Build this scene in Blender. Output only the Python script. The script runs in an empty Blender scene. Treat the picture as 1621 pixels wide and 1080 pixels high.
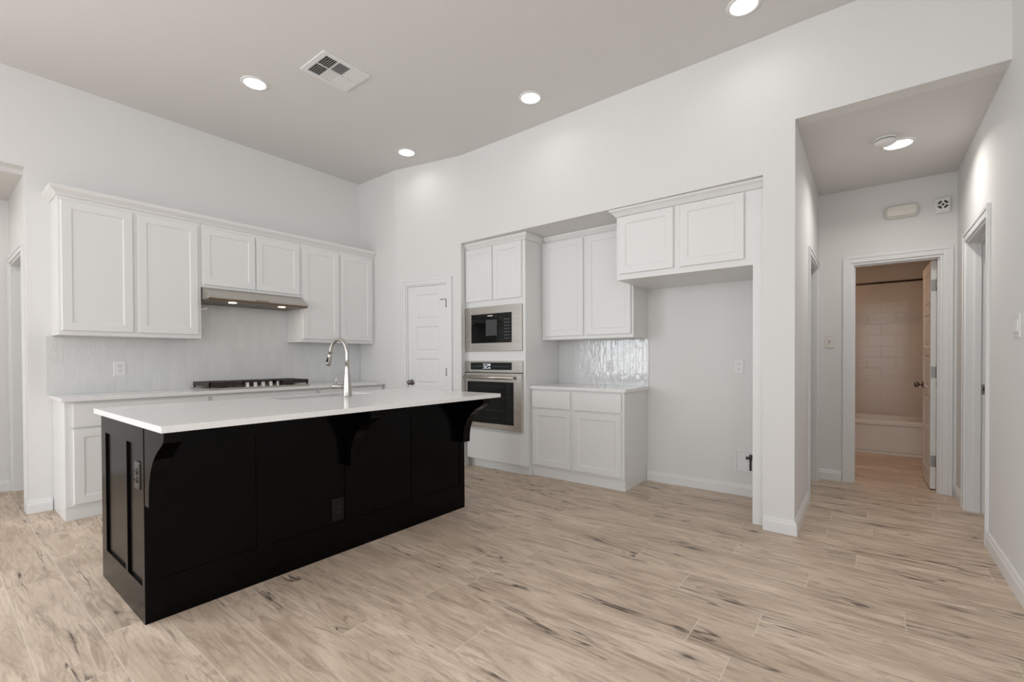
import bpy, bmesh, math, random
from mathutils import Vector, Matrix
random.seed(7)
PI = math.pi
SC = bpy.context.scene
COL = SC.collection

# ------------------------------------------------------------------ camera
F_PX, PIT, ROL, YAW, CY = 725.84, -0.0098900, -0.0038125, 0.6595245, 575.604
EYE = 1.194
fw = Vector((math.cos(PIT)*math.cos(YAW), math.cos(PIT)*math.sin(YAW), math.sin(PIT)))
rt = Vector((math.sin(YAW), -math.cos(YAW), 0.0))
up = rt.cross(fw)
c_, s_ = math.cos(ROL), math.sin(ROL)
rt, up = rt*c_ + up*s_, up*c_ - rt*s_
cam = bpy.data.cameras.new('camera')
cam.lens = F_PX/1621*36; cam.sensor_width = 36; cam.sensor_fit = 'HORIZONTAL'
cam.shift_y = (CY-540)/1621
cam.clip_start = 0.02
cam_o = bpy.data.objects.new('camera', cam); COL.objects.link(cam_o)
m4 = Matrix((( rt.x, up.x, -fw.x, 0), (rt.y, up.y, -fw.y, 0), (rt.z, up.z, -fw.z, EYE), (0, 0, 0, 1)))
cam_o.matrix_world = m4
SC.camera = cam_o

# ------------------------------------------------------------------ world, exposure, daylight
SC.view_settings.view_transform = 'Standard'
SC.view_settings.look = 'None'
SC.view_settings.gamma = 1
SC.view_settings.use_curve_mapping = False
SC.view_settings.exposure = -1.18
w = bpy.data.worlds.new('sky'); SC.world = w; w.use_nodes = True
bg = w.node_tree.nodes['Background']
bg.inputs[0].default_value = (0.75, 0.86, 1.0, 1); bg.inputs[1].default_value = 1.0

def area(name, loc, rot, sx, sy, power, color=(1, 1, 1), shape='RECTANGLE', spread=None):
    l = bpy.data.lights.new(name, 'AREA'); l.shape = shape; l.size = sx
    if shape in ('RECTANGLE', 'ELLIPSE'): l.size_y = sy
    l.energy = power; l.color = color
    if spread is not None: l.spread = spread
    o = bpy.data.objects.new(name, l); COL.objects.link(o)
    o.location = loc; o.rotation_euler = rot
    return o
DAY = (0.90, 0.95, 1.0)
# daylight entering by the living-room windows behind the camera
for i, yy in enumerate((-3.0, -0.4, 2.2, 4.4)):
    area('window_daylight', (-4.42, yy, 1.75), (0, -PI/2, 0), 2.3, 1.7, 78, DAY)
for i, xx in enumerate((-2.9, -0.4)):
    area('window_daylight', (xx, -3.92, 1.75), (PI/2, 0, 0), 1.7, 2.3, 100, DAY)

area('left_fill', (-2.75, 5.08, 1.45), (-PI/2, 0, 0), 2.6, 2.2, 330, DAY)  # added fill light out of view, brightens the right-hand wall

# ------------------------------------------------------------------ helpers
def V(*a): return Vector(a)
def box(bm, x0, x1, y0, y1, z0, z1):
    v = [bm.verts.new(p) for p in ((x0,y0,z0),(x1,y0,z0),(x1,y1,z0),(x0,y1,z0),(x0,y0,z1),(x1,y0,z1),(x1,y1,z1),(x0,y1,z1))]
    for f in ((3,2,1,0),(4,5,6,7),(0,1,5,4),(1,2,6,5),(2,3,7,6),(3,0,4,7)): bm.faces.new([v[i] for i in f])
def bbox_bev(bm, x0, x1, y0, y1, z0, z1, b=0.003, seg=2):
    t = bmesh.new(); box(t, x0, x1, y0, y1, z0, z1)
    bmesh.ops.bevel(t, geom=t.edges[:], offset=b, segments=seg, profile=0.7, affect='EDGES')
    me = bpy.data.meshes.new('t'); t.to_mesh(me); t.free(); bm.from_mesh(me); bpy.data.meshes.remove(me)
def prism(bm, pts, z0, z1):
    n = len(pts)
    a = [bm.verts.new((p[0], p[1], z0)) for p in pts]; b = [bm.verts.new((p[0], p[1], z1)) for p in pts]
    bm.faces.new(a[::-1]); bm.faces.new(b)
    for i in range(n): bm.faces.new((a[i], a[(i+1) % n], b[(i+1) % n], b[i]))
def prism_x(bm, pts, x0, x1):   # profile given as (y, z)
    n = len(pts)
    a = [bm.verts.new((x0, p[0], p[1])) for p in pts]; b = [bm.verts.new((x1, p[0], p[1])) for p in pts]
    bm.faces.new(a); bm.faces.new(b[::-1])
    for i in range(n): bm.faces.new((a[i], b[i], b[(i+1) % n], a[(i+1) % n]))
def tube(bm, pts, rads, seg=16, caps=True):
    pts = [Vector(p) for p in pts]; n = len(pts)
    if not hasattr(rads, '__len__'): rads = [rads]*n
    t0 = (pts[1]-pts[0]).normalized()
    nrm = t0.orthogonal().normalized(); rings = []
    for i in range(n):
        t = (pts[min(i+1, n-1)]-pts[max(i-1, 0)]).normalized()
        nrm = (nrm - t*nrm.dot(t)).normalized(); bi = t.cross(nrm)
        rings.append([bm.verts.new(pts[i] + (nrm*math.cos(2*PI*k/seg) + bi*math.sin(2*PI*k/seg))*rads[i]) for k in range(seg)])
    for i in range(n-1):
        for k in range(seg):
            f = bm.faces.new((rings[i][k], rings[i][(k+1) % seg], rings[i+1][(k+1) % seg], rings[i+1][k])); f.smooth = True
    if caps: bm.faces.new(rings[0][::-1]); bm.faces.new(rings[-1])
def lathe(bm, prof, seg=32, M=None, cap0=True, cap1=True):   # prof: (r, z)
    M = M or Matrix(); rings = []
    for r, z in prof: rings.append([bm.verts.new(M @ Vector((r*math.cos(2*PI*k/seg), r*math.sin(2*PI*k/seg), z))) for k in range(seg)])
    for i in range(len(prof)-1):
        for k in range(seg):
            f = bm.faces.new((rings[i][k], rings[i][(k+1) % seg], rings[i+1][(k+1) % seg], rings[i+1][k])); f.smooth = True
    if cap0: bm.faces.new(rings[0][::-1])
    if cap1: bm.faces.new(rings[-1])
def rounded(bm, w_, h_, d_, r=0.004, y0=0, cx=0, cz=0, seg=4):
    """plate in the local XZ plane, back at y0, front at y0-d_"""
    pts = []
    for sx, sz, a0 in ((1,1,0),(-1,1,90),(-1,-1,180),(1,-1,270)):
        for k in range(seg+1):
            a = math.radians(a0+90*k/seg)
            pts.append((cx+sx*(w_/2-r)+r*math.cos(a), cz+sz*(h_/2-r)+r*math.sin(a)))
    def ring(y, s):
        return [bm.verts.new((cx+(p[0]-cx)*(1-s/(w_/2)), y, cz+(p[1]-cz)*(1-s/(h_/2)))) for p in pts]
    R = [ring(y0, 0), ring(y0-d_*0.6, 0), ring(y0-d_, d_*0.5)]
    n = len(pts)
    for a, b in ((0,1),(1,2)):
        for i in range(n): bm.faces.new((R[a][i], R[b][i], R[b][(i+1) % n], R[a][(i+1) % n]))
    bm.faces.new(R[0]); bm.faces.new(R[2][::-1])
def obj(name, bm, mat, parent=None, loc=None, bevel=0, smooth=False):
    bmesh.ops.recalc_face_normals(bm, faces=bm.faces[:])
    me = bpy.data.meshes.new(name); bm.to_mesh(me); bm.free()
    me.materials.append(mat)
    if smooth:
        for p in me.polygons: p.use_smooth = True
    o = bpy.data.objects.new(name, me); COL.objects.link(o)
    if parent: o.parent = parent
    if loc: o.location = loc
    if bevel:
        b = o.modifiers.new('bevel', 'BEVEL'); b.width = bevel; b.segments = 2; b.limit_method = 'ANGLE'; b.angle_limit = math.radians(40)
    return o
def thing(name, label, cat, loc=(0,0,0), rz=0, group=None):
    o = bpy.data.objects.new(name, None); COL.objects.link(o); o.empty_display_size = .05
    o.location = loc; o.rotation_euler = (0, 0, rz); o['label'] = label; o['category'] = cat
    if group: o['group'] = group
    return o
def tag(o, label, cat, group=None):
    o['label'] = label; o['category'] = cat
    if group: o['group'] = group
    return o
def struct(name, bm, mat, parent=None, bevel=0):
    o = obj(name, bm, mat, parent, bevel=bevel)
    if not parent: o['kind'] = 'structure'
    return o
def sthing(name, loc=(0,0,0), rz=0):
    o = bpy.data.objects.new(name, None); COL.objects.link(o); o.location = loc; o.rotation_euler = (0,0,rz); o['kind'] = 'structure'
    return o
def copy_tree(o, parent=None):
    c = o.copy(); COL.objects.link(c)
    if parent: c.parent = parent
    for ch in list(o.children): copy_tree(ch, c)
    return c
def B(): return bmesh.new()

# ------------------------------------------------------------------ materials
def mat(name, col=(.8,.8,.8), rough=.5, metal=0, spec=.5, coat=0, coat_r=.1, emit=None, es=0):
    m = bpy.data.materials.new(name); m.use_nodes = True
    p = m.node_tree.nodes['Principled BSDF']
    p.inputs['Base Color'].default_value = (*col, 1); p.inputs['Roughness'].default_value = rough
    p.inputs['Metallic'].default_value = metal; p.inputs['Specular IOR Level'].default_value = spec
    p.inputs['Coat Weight'].default_value = coat; p.inputs['Coat Roughness'].default_value = coat_r
    if emit: p.inputs['Emission Color'].default_value = (*emit, 1); p.inputs['Emission Strength'].default_value = es
    return m
class N:
    def __init__(s, m): s.t = m.node_tree; s.p = s.t.nodes['Principled BSDF']
    def n(s, typ, **kw):
        o = s.t.nodes.new(typ)
        for k, v in kw.items(): setattr(o, k, v)
        return o
    def l(s, a, b): s.t.links.new(a, b)
    def val(s, sock, v):
        if isinstance(v, (int, float)): sock.default_value = v
        elif isinstance(v, (tuple, list)): sock.default_value = v
        else: s.l(v, sock)
    def math(s, op, a, b=0.0, c=None, clamp=False):
        o = s.n('ShaderNodeMath', operation=op, use_clamp=clamp)
        s.val(o.inputs[0], a); s.val(o.inputs[1], b)
        if c is not None: s.val(o.inputs[2], c)
        return o.outputs[0]
    def pos(s): return s.n('ShaderNodeNewGeometry').outputs['Position']
    def objc(s): return s.n('ShaderNodeTexCoord').outputs['Object']
    def sep(s, v):
        o = s.n('ShaderNodeSeparateXYZ'); s.l(v, o.inputs[0]); return o.outputs
    def comb(s, x, y, z):
        o = s.n('ShaderNodeCombineXYZ'); s.val(o.inputs[0], x); s.val(o.inputs[1], y); s.val(o.inputs[2], z); return o.outputs[0]
    def noise(s, vec, scale=5, detail=4, rough=.5, dist=0, dims='3D'):
        o = s.n('ShaderNodeTexNoise', noise_dimensions=dims); s.l(vec, o.inputs['Vector'])
        o.inputs['Scale'].default_value = scale; o.inputs['Detail'].default_value = detail
        o.inputs['Roughness'].default_value = rough; o.inputs['Distortion'].default_value = dist
        return o.outputs['Fac']
    def ramp(s, fac, stops):
        o = s.n('ShaderNodeValToRGB'); s.l(fac, o.inputs[0]); e = o.color_ramp.elements
        while len(e) < len(stops): e.new(.5)
        for i, (p, c) in enumerate(stops):
            e[i].position = p; e[i].color = (c, c, c, 1) if isinstance(c, (int, float)) else (*c, 1)
        return o.outputs[0]
    def mix(s, fac, a, b, mode='MIX'):
        o = s.n('ShaderNodeMix', data_type='RGBA', blend_type=mode)
        s.val(o.inputs[0], fac)
        for i, v in ((6, a), (7, b)):
            if isinstance(v, tuple): o.inputs[i].default_value = (*v, 1)
            else: s.l(v, o.inputs[i])
        return o.outputs[2]
    def bump(s, h, strength=.2, dist=.01):
        o = s.n('ShaderNodeBump'); o.inputs['Strength'].default_value = strength; o.inputs['Distance'].default_value = dist
        s.l(h, o.inputs['Height']); s.l(o.outputs[0], s.p.inputs['Normal'])

def paint(name, col, rough=.6, bs=.05, scale=140):
    m = mat(name, col, rough, spec=.35); n = N(m)
    n.bump(n.noise(n.pos(), scale, 3), bs, .004); return m
M_WALL = paint('wall_paint', (.81, .80, .785), .75, .12, 90)
M_CEIL = paint('ceiling_paint', (.76, .745, .725), .85, .15, 90)
M_CAB = paint('white_cabinet_paint', (.84, .835, .82), .38, .02)
M_TRIM = paint('white_trim_paint', (.84, .835, .83), .35, .02)
M_DOOR = paint('white_door_paint', (.84, .835, .825), .4, .02)
M_PLATE = mat('white_plastic', (.84, .835, .82), .35)
M_BEIGE = mat('ivory_plastic', (.78, .75, .70), .4)
M_SLOT = mat('dark_slot', (.03, .03, .03), .6)
M_CHROME = mat('chrome', (.75, .74, .73), .12, 1)
M_BLACKP = mat('black_plastic', (.012, .012, .012), .35)
M_IRON = mat('cast_iron', (.028, .017, .013), .45)
M_HINGE = mat('satin_nickel', (.34, .33, .31), .38, 1)
M_KNOB = mat('dark_nickel', (.20, .18, .17), .2, 1)
M_DARK = mat('dark_duct', (.05, .048, .042), .8)
M_TUB = mat('tub_acrylic', (.86, .85, .83), .18)
M_ROD = mat('bronze_rod', (.07, .045, .035), .35, .7)
M_LED = mat('downlight_lens', (1, 1, 1), .5, emit=(1, .97, .92), es=14)
M_LEDW = mat('hood_lamp', (1, 1, 1), .5, emit=(1, .86, .62), es=5)
M_HOODIN = mat('hood_underside', (.17, .115, .075), .35, .8)
M_DISP = mat('oven_display', (.5, .55, .6), .5, emit=(.72, .74, .78), es=1.1)
M_MARK = mat('panel_print', (.20, .20, .21), .5)
M_NETG = mat('microwave_window', (.07, .07, .07), .3, spec=.3)
M_RACK = mat('oven_rack', (.25, .27, .27), .3, .8)
M_TOEK = M_CAB

def steel():
    m = mat('brushed_steel', (.56, .53, .49), .3, 1); n = N(m)
    x, y, z = n.sep(n.objc())[:3]
    v = n.comb(n.math('MULTIPLY', x, 2.0), n.math('MULTIPLY', y, 2.0), n.math('MULTIPLY', z, 260.0))
    f = n.noise(v, 1.0, 3); n.l(n.ramp(f, [(.3, .24), (.7, .40)]), n.p.inputs['Roughness'])
    return m
M_STEEL = steel()
M_FAUCET = mat('brushed_nickel', (.50, .48, .45), .28, 1)
def blackpaint():
    m = mat('black_island_paint', (.0012, .0011, .0011), .20, spec=.12, coat=0)
    n = N(m); x, y, z = n.sep(n.pos())[:3]
    v = n.comb(n.math('MULTIPLY', x, 30.0), n.math('MULTIPLY', y, 30.0), n.math('MULTIPLY', z, 1.2))
    n.bump(n.noise(v, 1.0, 3), .05, .002); return m
M_BLACK = blackpaint()
def glassblack(name, col=(.003, .004, .004)):
    return mat(name, col, .05, spec=.38)
M_BGLASS = glassblack('black_glass')
def quartz():
    m = mat('white_quartz', (.8, .79, .77), .16, spec=.5); n = N(m); P = n.pos()
    f = n.noise(P, 320, 2, .6); g = n.noise(P, 2.2, 6, .6, 1.6)
    spk = n.ramp(f, [(.36, (.80, .79, .77)), (.46, (.88, .87, .86)), (1, (.90, .89, .88))])
    vein = n.ramp(g, [(.475, 0), (.495, .10), (.515, 0)])
    n.l(n.mix(vein, spk, (.62, .60, .57)), n.p.inputs['Base Color']); return m
M_QUARTZ = quartz()
def tiles(name, along, tw, th, vertical, col=(.80, .80, .80), wav=.35, rough=.07, stagger=.5, mort=.0016, mc=(.72, .72, .71)):
    m = mat(name, col, rough, spec=.6); n = N(m); s = n.sep(n.pos()); u = s[0 if along == 'x' else 1]; z = s[2]
    a, b = (z, u) if vertical else (u, z)        # a along tile length
    br = n.n('ShaderNodeTexBrick'); br.offset = stagger
    n.l(n.comb(a, b, 0.0), br.inputs['Vector'])
    br.inputs['Scale'].default_value = 1; br.inputs['Mortar Size'].default_value = mort; br.inputs['Mortar Smooth'].default_value = .3
    br.inputs['Brick Width'].default_value = th if vertical else tw; br.inputs['Row Height'].default_value = tw if vertical else th
    br.inputs['Color1'].default_value = (*[c*.97 for c in col], 1); br.inputs['Color2'].default_value = (*[min(1, c*1.03) for c in col], 1)
    br.inputs['Mortar'].default_value = (*mc, 1)
    n.l(br.outputs['Color'], n.p.inputs['Base Color'])
    inv = n.math('SUBTRACT', 1.0, br.outputs['Fac'])
    wv = n.noise(n.comb(n.math('MULTIPLY', u, 26.0), n.math('MULTIPLY', z, 11.0), 0.0), 1.0, 2, .5)
    h = n.math('ADD', n.math('MULTIPLY', inv, .25), n.math('MULTIPLY', wv, wav*3))
    n.bump(h, .72, .004)
    n.l(n.math('ADD', n.math('MULTIPLY', br.outputs['Fac'], .5), rough), n.p.inputs['Roughness'])
    return m
M_TILEA = tiles('glossy_wavy_tile_range', 'x', .065, .26, True, (.74, .74, .735))
M_TILEB = tiles('glossy_wavy_tile_side', 'y', .065, .26, True, (.76, .755, .75))
M_SURR = tiles('bath_surround_tile', 'y', .30, .15, False, (.80, .78, .75), .02, .2, .5, .0025, (.75, .73, .70))

def floor_mat():
    m = mat('wood_look_plank_tile', (.5, .43, .36), .42, spec=.4); n = N(m)
    x, y, z = n.sep(n.pos())[:3]
    PW, PL, X0 = .213, 1.24, .047
    xr = n.math('DIVIDE', n.math('SUBTRACT', x, X0), PW)
    row = n.math('FLOOR', xr)
    wn = n.n('ShaderNodeTexWhiteNoise', noise_dimensions='1D'); n.l(row, wn.inputs['W'])
    yr = n.math('ADD', n.math('DIVIDE', y, PL), wn.outputs['Value'])
    colm = n.math('FLOOR', yr)
    w2 = n.n('ShaderNodeTexWhiteNoise', noise_dimensions='2D'); n.l(n.comb(row, colm, 0.0), w2.inputs['Vector'])
    r1, r2, r3 = n.sep(w2.outputs['Color'])[:3]
    fx = n.math('FRACT', xr); fy = n.math('FRACT', yr)
    dx = n.math('MULTIPLY', n.math('MINIMUM', fx, n.math('SUBTRACT', 1.0, fx)), PW)
    dy = n.math('MULTIPLY', n.math('MINIMUM', fy, n.math('SUBTRACT', 1.0, fy)), PL)
    edge = n.math('MINIMUM', dx, dy)
    seam = n.math('LESS_THAN', edge, .0017)
    ox = n.math('MULTIPLY', r1, 37.0); oy = n.math('MULTIPLY', r2, 53.0); oz = n.math('MULTIPLY', r3, 11.0)
    def gv(sx, sy):
        return n.comb(n.math('ADD', n.math('MULTIPLY', x, sx), ox), n.math('ADD', n.math('MULTIPLY', y, sy), oy), oz)
    broad = n.noise(gv(5, 1.5), 1.0, 4, .6, .8)
    fine = n.noise(gv(120, 6), 1.0, 3, .6, .2)
    mid = n.noise(gv(19, 2.4), 1.0, 6, .68, 1.6)
    # cathedral figure: warped bands across the plank
    warp = n.noise(gv(5, .9), 1.0, 2, .5)
    band = n.math('SINE', n.math('MULTIPLY', n.math('ADD', n.math('MULTIPLY', warp, 5.0), n.math('MULTIPLY', x, 4.0)), 26.0))
    # long thin cracks: iso-lines of a stretched noise, present only in places
    cr = n.noise(gv(7.5, .75), 1.0, 3, .55, .35)
    line = n.ramp(n.math('ABSOLUTE', n.math('SUBTRACT', cr, .5)), [(0, 1), (.007, .7), (.016, 0)])
    gate = n.ramp(n.noise(gv(5, 1.0), 1.0, 2, .5), [(.50, 0), (.56, 1)])
    crack = n.math('MULTIPLY', line, gate)
    brk = n.ramp(n.noise(gv(60, 9), 1.0, 2, .6), [(.38, .15), (.55, 1)])
    crack = n.math('MULTIPLY', crack, brk)
    # short dark flecks
    fleck = n.ramp(n.noise(gv(34, 3.0), 1.0, 5, .72, .5), [(.645, 0), (.71, 1)])
    # knots
    vo = n.n('ShaderNodeTexVoronoi', feature='F1'); vo.inputs['Scale'].default_value = 1.0; vo.inputs['Randomness'].default_value = 1
    n.l(n.comb(n.math('ADD', n.math('MULTIPLY', x, 4.6), n.math('ADD', ox, n.math('MULTIPLY', mid, .22))),
               n.math('ADD', n.math('MULTIPLY', y, 1.9), n.math('ADD', oy, n.math('MULTIPLY', mid, .10))), 0.0), vo.inputs['Vector'])
    vd = vo.outputs['Distance']; vr = n.sep(vo.outputs['Color'])[0]
    kgate = n.math('GREATER_THAN', vr, .42)
    knot = n.math('MULTIPLY', n.ramp(vd, [(0, 1), (.035, .95), (.075, .25), (.16, 0)]), kgate)
    ring = n.math('MULTIPLY', n.ramp(n.math('SINE', n.math('MULTIPLY', vd, 190.0)), [(.2, 0), (1, 1)]), n.ramp(vd, [(.03, .8), (.22, 0)]))
    ring = n.math('MULTIPLY', ring, kgate)
    # colour
    base = n.mix(r3, (.770, .622, .490), (.900, .742, .598))
    base = n.mix(n.ramp(broad, [(.32, 0), (.70, 1)]), base, (.590, .462, .350))
    base = n.mix(n.math('MULTIPLY', n.ramp(mid, [(.47, 0), (.66, 1)]), .80), base, (.370, .272, .200))
    base = n.mix(n.math('MULTIPLY', n.ramp(fine, [(.40, 0), (.7, 1)]), .38), base, (.46, .35, .265))
    base = n.mix(n.math('MULTIPLY', n.math('MULTIPLY', n.ramp(band, [(.35, 0), (1, 1)]), n.ramp(warp, [(.48, 0), (.62, 1)])), .34), base, (.26, .20, .16))
    base = n.mix(n.math('MULTIPLY', fleck, .75), base, (.13, .092, .068))
    base = n.mix(n.math('MULTIPLY', crack, .95), base, (.060, .042, .034))
    base = n.mix(n.math('MULTIPLY', ring, .40), base, (.14, .10, .08))
    base = n.mix(n.math('MULTIPLY', knot, .90), base, (.060, .045, .038))
    base = n.mix(n.math('MULTIPLY', seam, .70), base, (.84, .74, .64))
    n.l(base, n.p.inputs['Base Color'])
    hh = n.math('SUBTRACT', n.math('MULTIPLY', fine, .15), n.math('ADD', n.math('MULTIPLY', crack, .4), n.math('MULTIPLY', seam, .7)))
    n.bump(hh, .25, .002)
    return m
M_FLOOR = floor_mat()

# ------------------------------------------------------------------ room shell
YA = 5.168                     # range wall
P0, P1, P2 = (3.468, YA), (3.462, 4.425), (3.645, 3.53)
CTOP = 3.62
NZ = 2.466                     # niche soffit
HZ = 2.785                     # hall ceiling
bm = B(); box(bm, -4.6, 8.3, -4.1, 6.6, -.12, 0); struct('floor', bm, M_FLOOR)
# main ceiling, very slightly out of level as measured
bm = B()
ys = [(-4.1, 3.413), (0.0, 3.413), (3.0, 3.421), (YA, 3.438), (6.6, 3.438)]
lo = [[bm.verts.new((x, y, z)) for y, z in ys] for x in (-4.6, 3.9)]
hi = [[bm.verts.new((x, y, 3.60)) for y, z in ys] for x in (-4.6, 3.9)]
for i in range(4):
    bm.faces.new((lo[0][i], lo[1][i], lo[1][i+1], lo[0][i+1])); bm.faces.new((hi[0][i], hi[0][i+1], hi[1][i+1], hi[1][i]))
    for k in (0, 1): bm.faces.new((lo[k][i], lo[k][i+1], hi[k][i+1], hi[k][i]))
for i in (0, 4): bm.faces.new((lo[0][i], hi[0][i], hi[1][i], lo[1][i]))
struct('ceiling', bm, M_CEIL)
# range wall with the hallway opening at its left
bm = B(); box(bm, .51, 3.9, YA, YA+.12, 0, 3.6); box(bm, -1.0, .51, YA, YA+.12, 2.70, 3.6); box(bm, -4.6, -4.1, YA, YA+.12, 0, 3.6); box(bm, -1.4, -1.0, YA, YA+.12, 0, 3.6); box(bm, -4.1, -1.4, YA, YA+.12, 2.6, 3.6)  # far-left opening is out of view, added for the fill light
struct('wall_back', bm, M_WALL)
# wall with the oven niche, the pantry side and the header over the hall
bm = B()
prism(bm, [(3.595, .577), (3.645, 3.53), (3.90, 3.53), (3.90, .577)], NZ, 3.6)     # header over the niche
prism(bm, [(3.90, .577), (3.90, 3.60), (4.49, 3.60), (4.49, .577)], NZ, 3.0)        # soffit
prism(bm, [(3.585, -.605), (3.585, .385), (3.705, .385), (3.705, -.605)], HZ, 3.6)  # header over the hall
prism(bm, [(3.585, .385), (3.595, .577), (4.60, .577), (4.60, .385)], 0, HZ+.1)
prism(bm, [(3.585, .385), (3.595, .577), (3.9, .577), (3.9, .385)], HZ+.1, 3.6)
prism(bm, [P2, (3.74, 3.565), (4.49, 3.565), (4.49, 3.69), (3.76, 3.69)], 0, 3.6)   # niche left return
prism(bm, [(4.37, .577), (4.37, 3.60), (4.49, 3.60), (4.49, .577)], 0, NZ)          # niche back
struct('wall_right', bm, M_WALL)
# canted pantry wall with its door opening
dv = Vector((P2[0]-P1[0], P2[1]-P1[1], 0)); DL = dv.length; dv.normalize()
nv = Vector((-dv.y, dv.x, 0));                       # away from the room
if nv.x < 0: nv = -nv
def onD(t, off): q = Vector((P1[0], P1[1], 0)) + dv*t + nv*off; return (q.x, q.y)
D0, D1, DT = .155, .735, 2.055                       # door leaf opening along the wall
bm = B()
prism(bm, [onD(0, 0), onD(D0, 0), onD(D0, .115), onD(0, .115)], 0, 3.6)
prism(bm, [onD(D1, 0), onD(DL, 0), onD(DL, .115), onD(D1, .115)], 0, 3.6)
prism(bm, [onD(D0, 0), onD(D1, 0), onD(D1, .115), onD(D0, .115)], DT, 3.6)
prism(bm, [P0, P1, onD(0, .115), (3.6, 4.46), (3.6, YA)], 0, 3.6)
struct('wall_pantry', bm, M_WALL)
# hall: left wall with a door opening, back wall with the bathroom opening
bm = B()
box(bm, 4.60, 5.30, .385, .577, 2.06, HZ+.1); box(bm, 5.30, 5.56, .385, .577, 0, HZ+.1); box(bm, 4.455, 4.60, .3851, .5769, 2.06, 2.2)
struct('wall_hall_left', bm, M_WALL)
bm = B()
box(bm, 5.44, 5.55, .125, .385, 0, HZ+.1); box(bm, 5.44, 5.55, -.605, -.515, 0, HZ+.1); box(bm, 5.44, 5.55, -.515, .125, 2.09, HZ+.1)
struct('wall_hall_back', bm, M_WALL)
bm = B(); box(bm, 3.705, 5.44, -.605, .385, HZ, HZ+.1); struct('ceiling_hall', bm, M_CEIL)
bm = B()
RW0 = 1.3
box(bm, RW0, 4.165, -.725, -.605, 0, 3.6); box(bm, 4.985, 5.56, -.725, -.605, 0, HZ+.1); box(bm, 4.165, 4.985, -.725, -.605, 2.09, HZ+.1)
box(bm, RW0, RW0+.12, -4.1, -.725, 0, 3.6)
struct('wall_side', bm, M_WALL)
# room behind the hall's right-hand door
bm = B(); box(bm, 3.0, 3.1, -3.0, -.725, 0, 2.6); box(bm, 3.0, 5.66, -3.1, -3.0, 0, 2.6); box(bm, 5.56, 5.66, -3.0, -.725, 0, 2.6); struct('wall_bedroom', bm, M_WALL)
bm = B(); box(bm, 3.0, 5.66, -3.1, -.725, 2.6, 2.7); struct('ceiling_bedroom', bm, M_CEIL)
# room behind the hall's left-hand door
bm = B(); box(bm, 4.49, 5.7, 1.60, 1.70, 0, 2.6); box(bm, 5.56, 5.66, .577, 1.6, 0, 2.6); struct('wall_closet', bm, M_WALL)
bm = B(); box(bm, 4.49, 5.66, .577, 1.7, 2.6, 2.7); struct('ceiling_closet', bm, M_CEIL)
# bathroom
bm = B()
box(bm, 5.55, 8.12, -.87, -.75, 0, 2.7); box(bm, 5.55, 8.12, .80, .92, 0, 2.7); box(bm, 8.02, 8.12, -.75, .80, 0, 2.7)
box(bm, 5.55, 5.56, -.75, -.605, 0, 2.7); box(bm, 5.55, 5.56, .385, .80, 0, 2.7)
struct('wall_bathroom', bm, M_WALL)
bm = B(); box(bm, 5.55, 8.12, -.87, .92, 2.62, 2.72); struct('ceiling_bathroom', bm, M_CEIL)
# left hallway
bm = B()
box(bm, .51, .63, YA+.12, 5.33, 0, 2.75); box(bm, .51, .63, 6.18, 6.36, 0, 2.75); box(bm, .51, .63, 5.33, 6.18, 2.08, 2.75)
struct('wall_hallway_side', bm, M_WALL)
bm = B(); box(bm, -1.12, .51, 6.25, 6.37, 0, 2.75); box(bm, -1.12, -1.0, YA+.12, 6.25, 0, 2.75); struct('wall_hallway_back', bm, M_WALL)
bm = B(); box(bm, -1.12, .51, YA+.12, 6.25, 2.665, 2.75); struct('ceiling_hallway', bm, M_CEIL)
bm = B(); box(bm, .63, 1.9, 6.36, 6.46, 0, 2.5); box(bm, 1.9, 2.0, YA+.12, 6.46, 0, 2.5); struct('wall_laundry', bm, M_WALL)
bm = B(); box(bm, .63, 2.0, YA+.12, 6.46, 2.5, 2.6); struct('ceiling_laundry', bm, M_CEIL)
# living-room walls behind the camera, with window openings
bm = B()
wy = [(-3.85, -2.15), (-1.25, .45), (1.35, 3.05), (3.55, 5.05)]
prev = -4.1
for a, b in wy:
    box(bm, -4.6, -4.48, prev, a, 0, 3.6); box(bm, -4.6, -4.48, a, b, 0, .55); box(bm, -4.6, -4.48, a, b, 2.95, 3.6); prev = b
box(bm, -4.6, -4.48, prev, YA, 0, 3.6)
struct('wall_window_side', bm, M_WALL)
bm = B(); prev = -4.48
for a, b in [(-3.75, -2.05), (-1.25, .45)]:
    box(bm, prev, a, -4.1, -3.98, 0, 3.6); box(bm, a, b, -4.1, -3.98, 0, .55); box(bm, a, b, -4.1, -3.98, 2.95, 3.6); prev = b
box(bm, prev, RW0, -4.1, -3.98, 0, 3.6)
struct('wall_front', bm, M_WALL)
k = 1
for a, b in wy:
    bm = B()
    for z0, z1 in ((.55, .60), (2.90, 2.95), (1.72, 1.76)): box(bm, -4.58, -4.50, a, b, z0, z1)
    for y0 in (a, b-.05): box(bm, -4.58, -4.50, y0, y0+.05, .60, 2.90)
    struct('window_%d' % k, bm, M_TRIM); k += 1
for a, b in [(-3.75, -2.05), (-1.25, .45)]:
    bm = B()
    for z0, z1 in ((.55, .60), (2.90, 2.95), (1.72, 1.76)): box(bm, a, b, -4.08, -4.0, z0, z1)
    for x0 in (a, b-.05): box(bm, x0, x0+.05, -4.08, -4.0, .60, 2.90)
    struct('window_%d' % k, bm, M_TRIM); k += 1

bm = B()
for x0, x1 in ((-4.1, -4.04), (-2.78, -2.72), (-1.46, -1.4)): box(bm, x0, x1, YA+.02, YA+.09, 0, 2.6)
box(bm, -4.04, -2.78, YA+.02, YA+.09, 2.54, 2.6); box(bm, -2.72, -1.46, YA+.02, YA+.09, 2.54, 2.6)
struct('fill_opening_frame', bm, M_TRIM)  # unseen frame added round the fill-light opening
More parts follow.
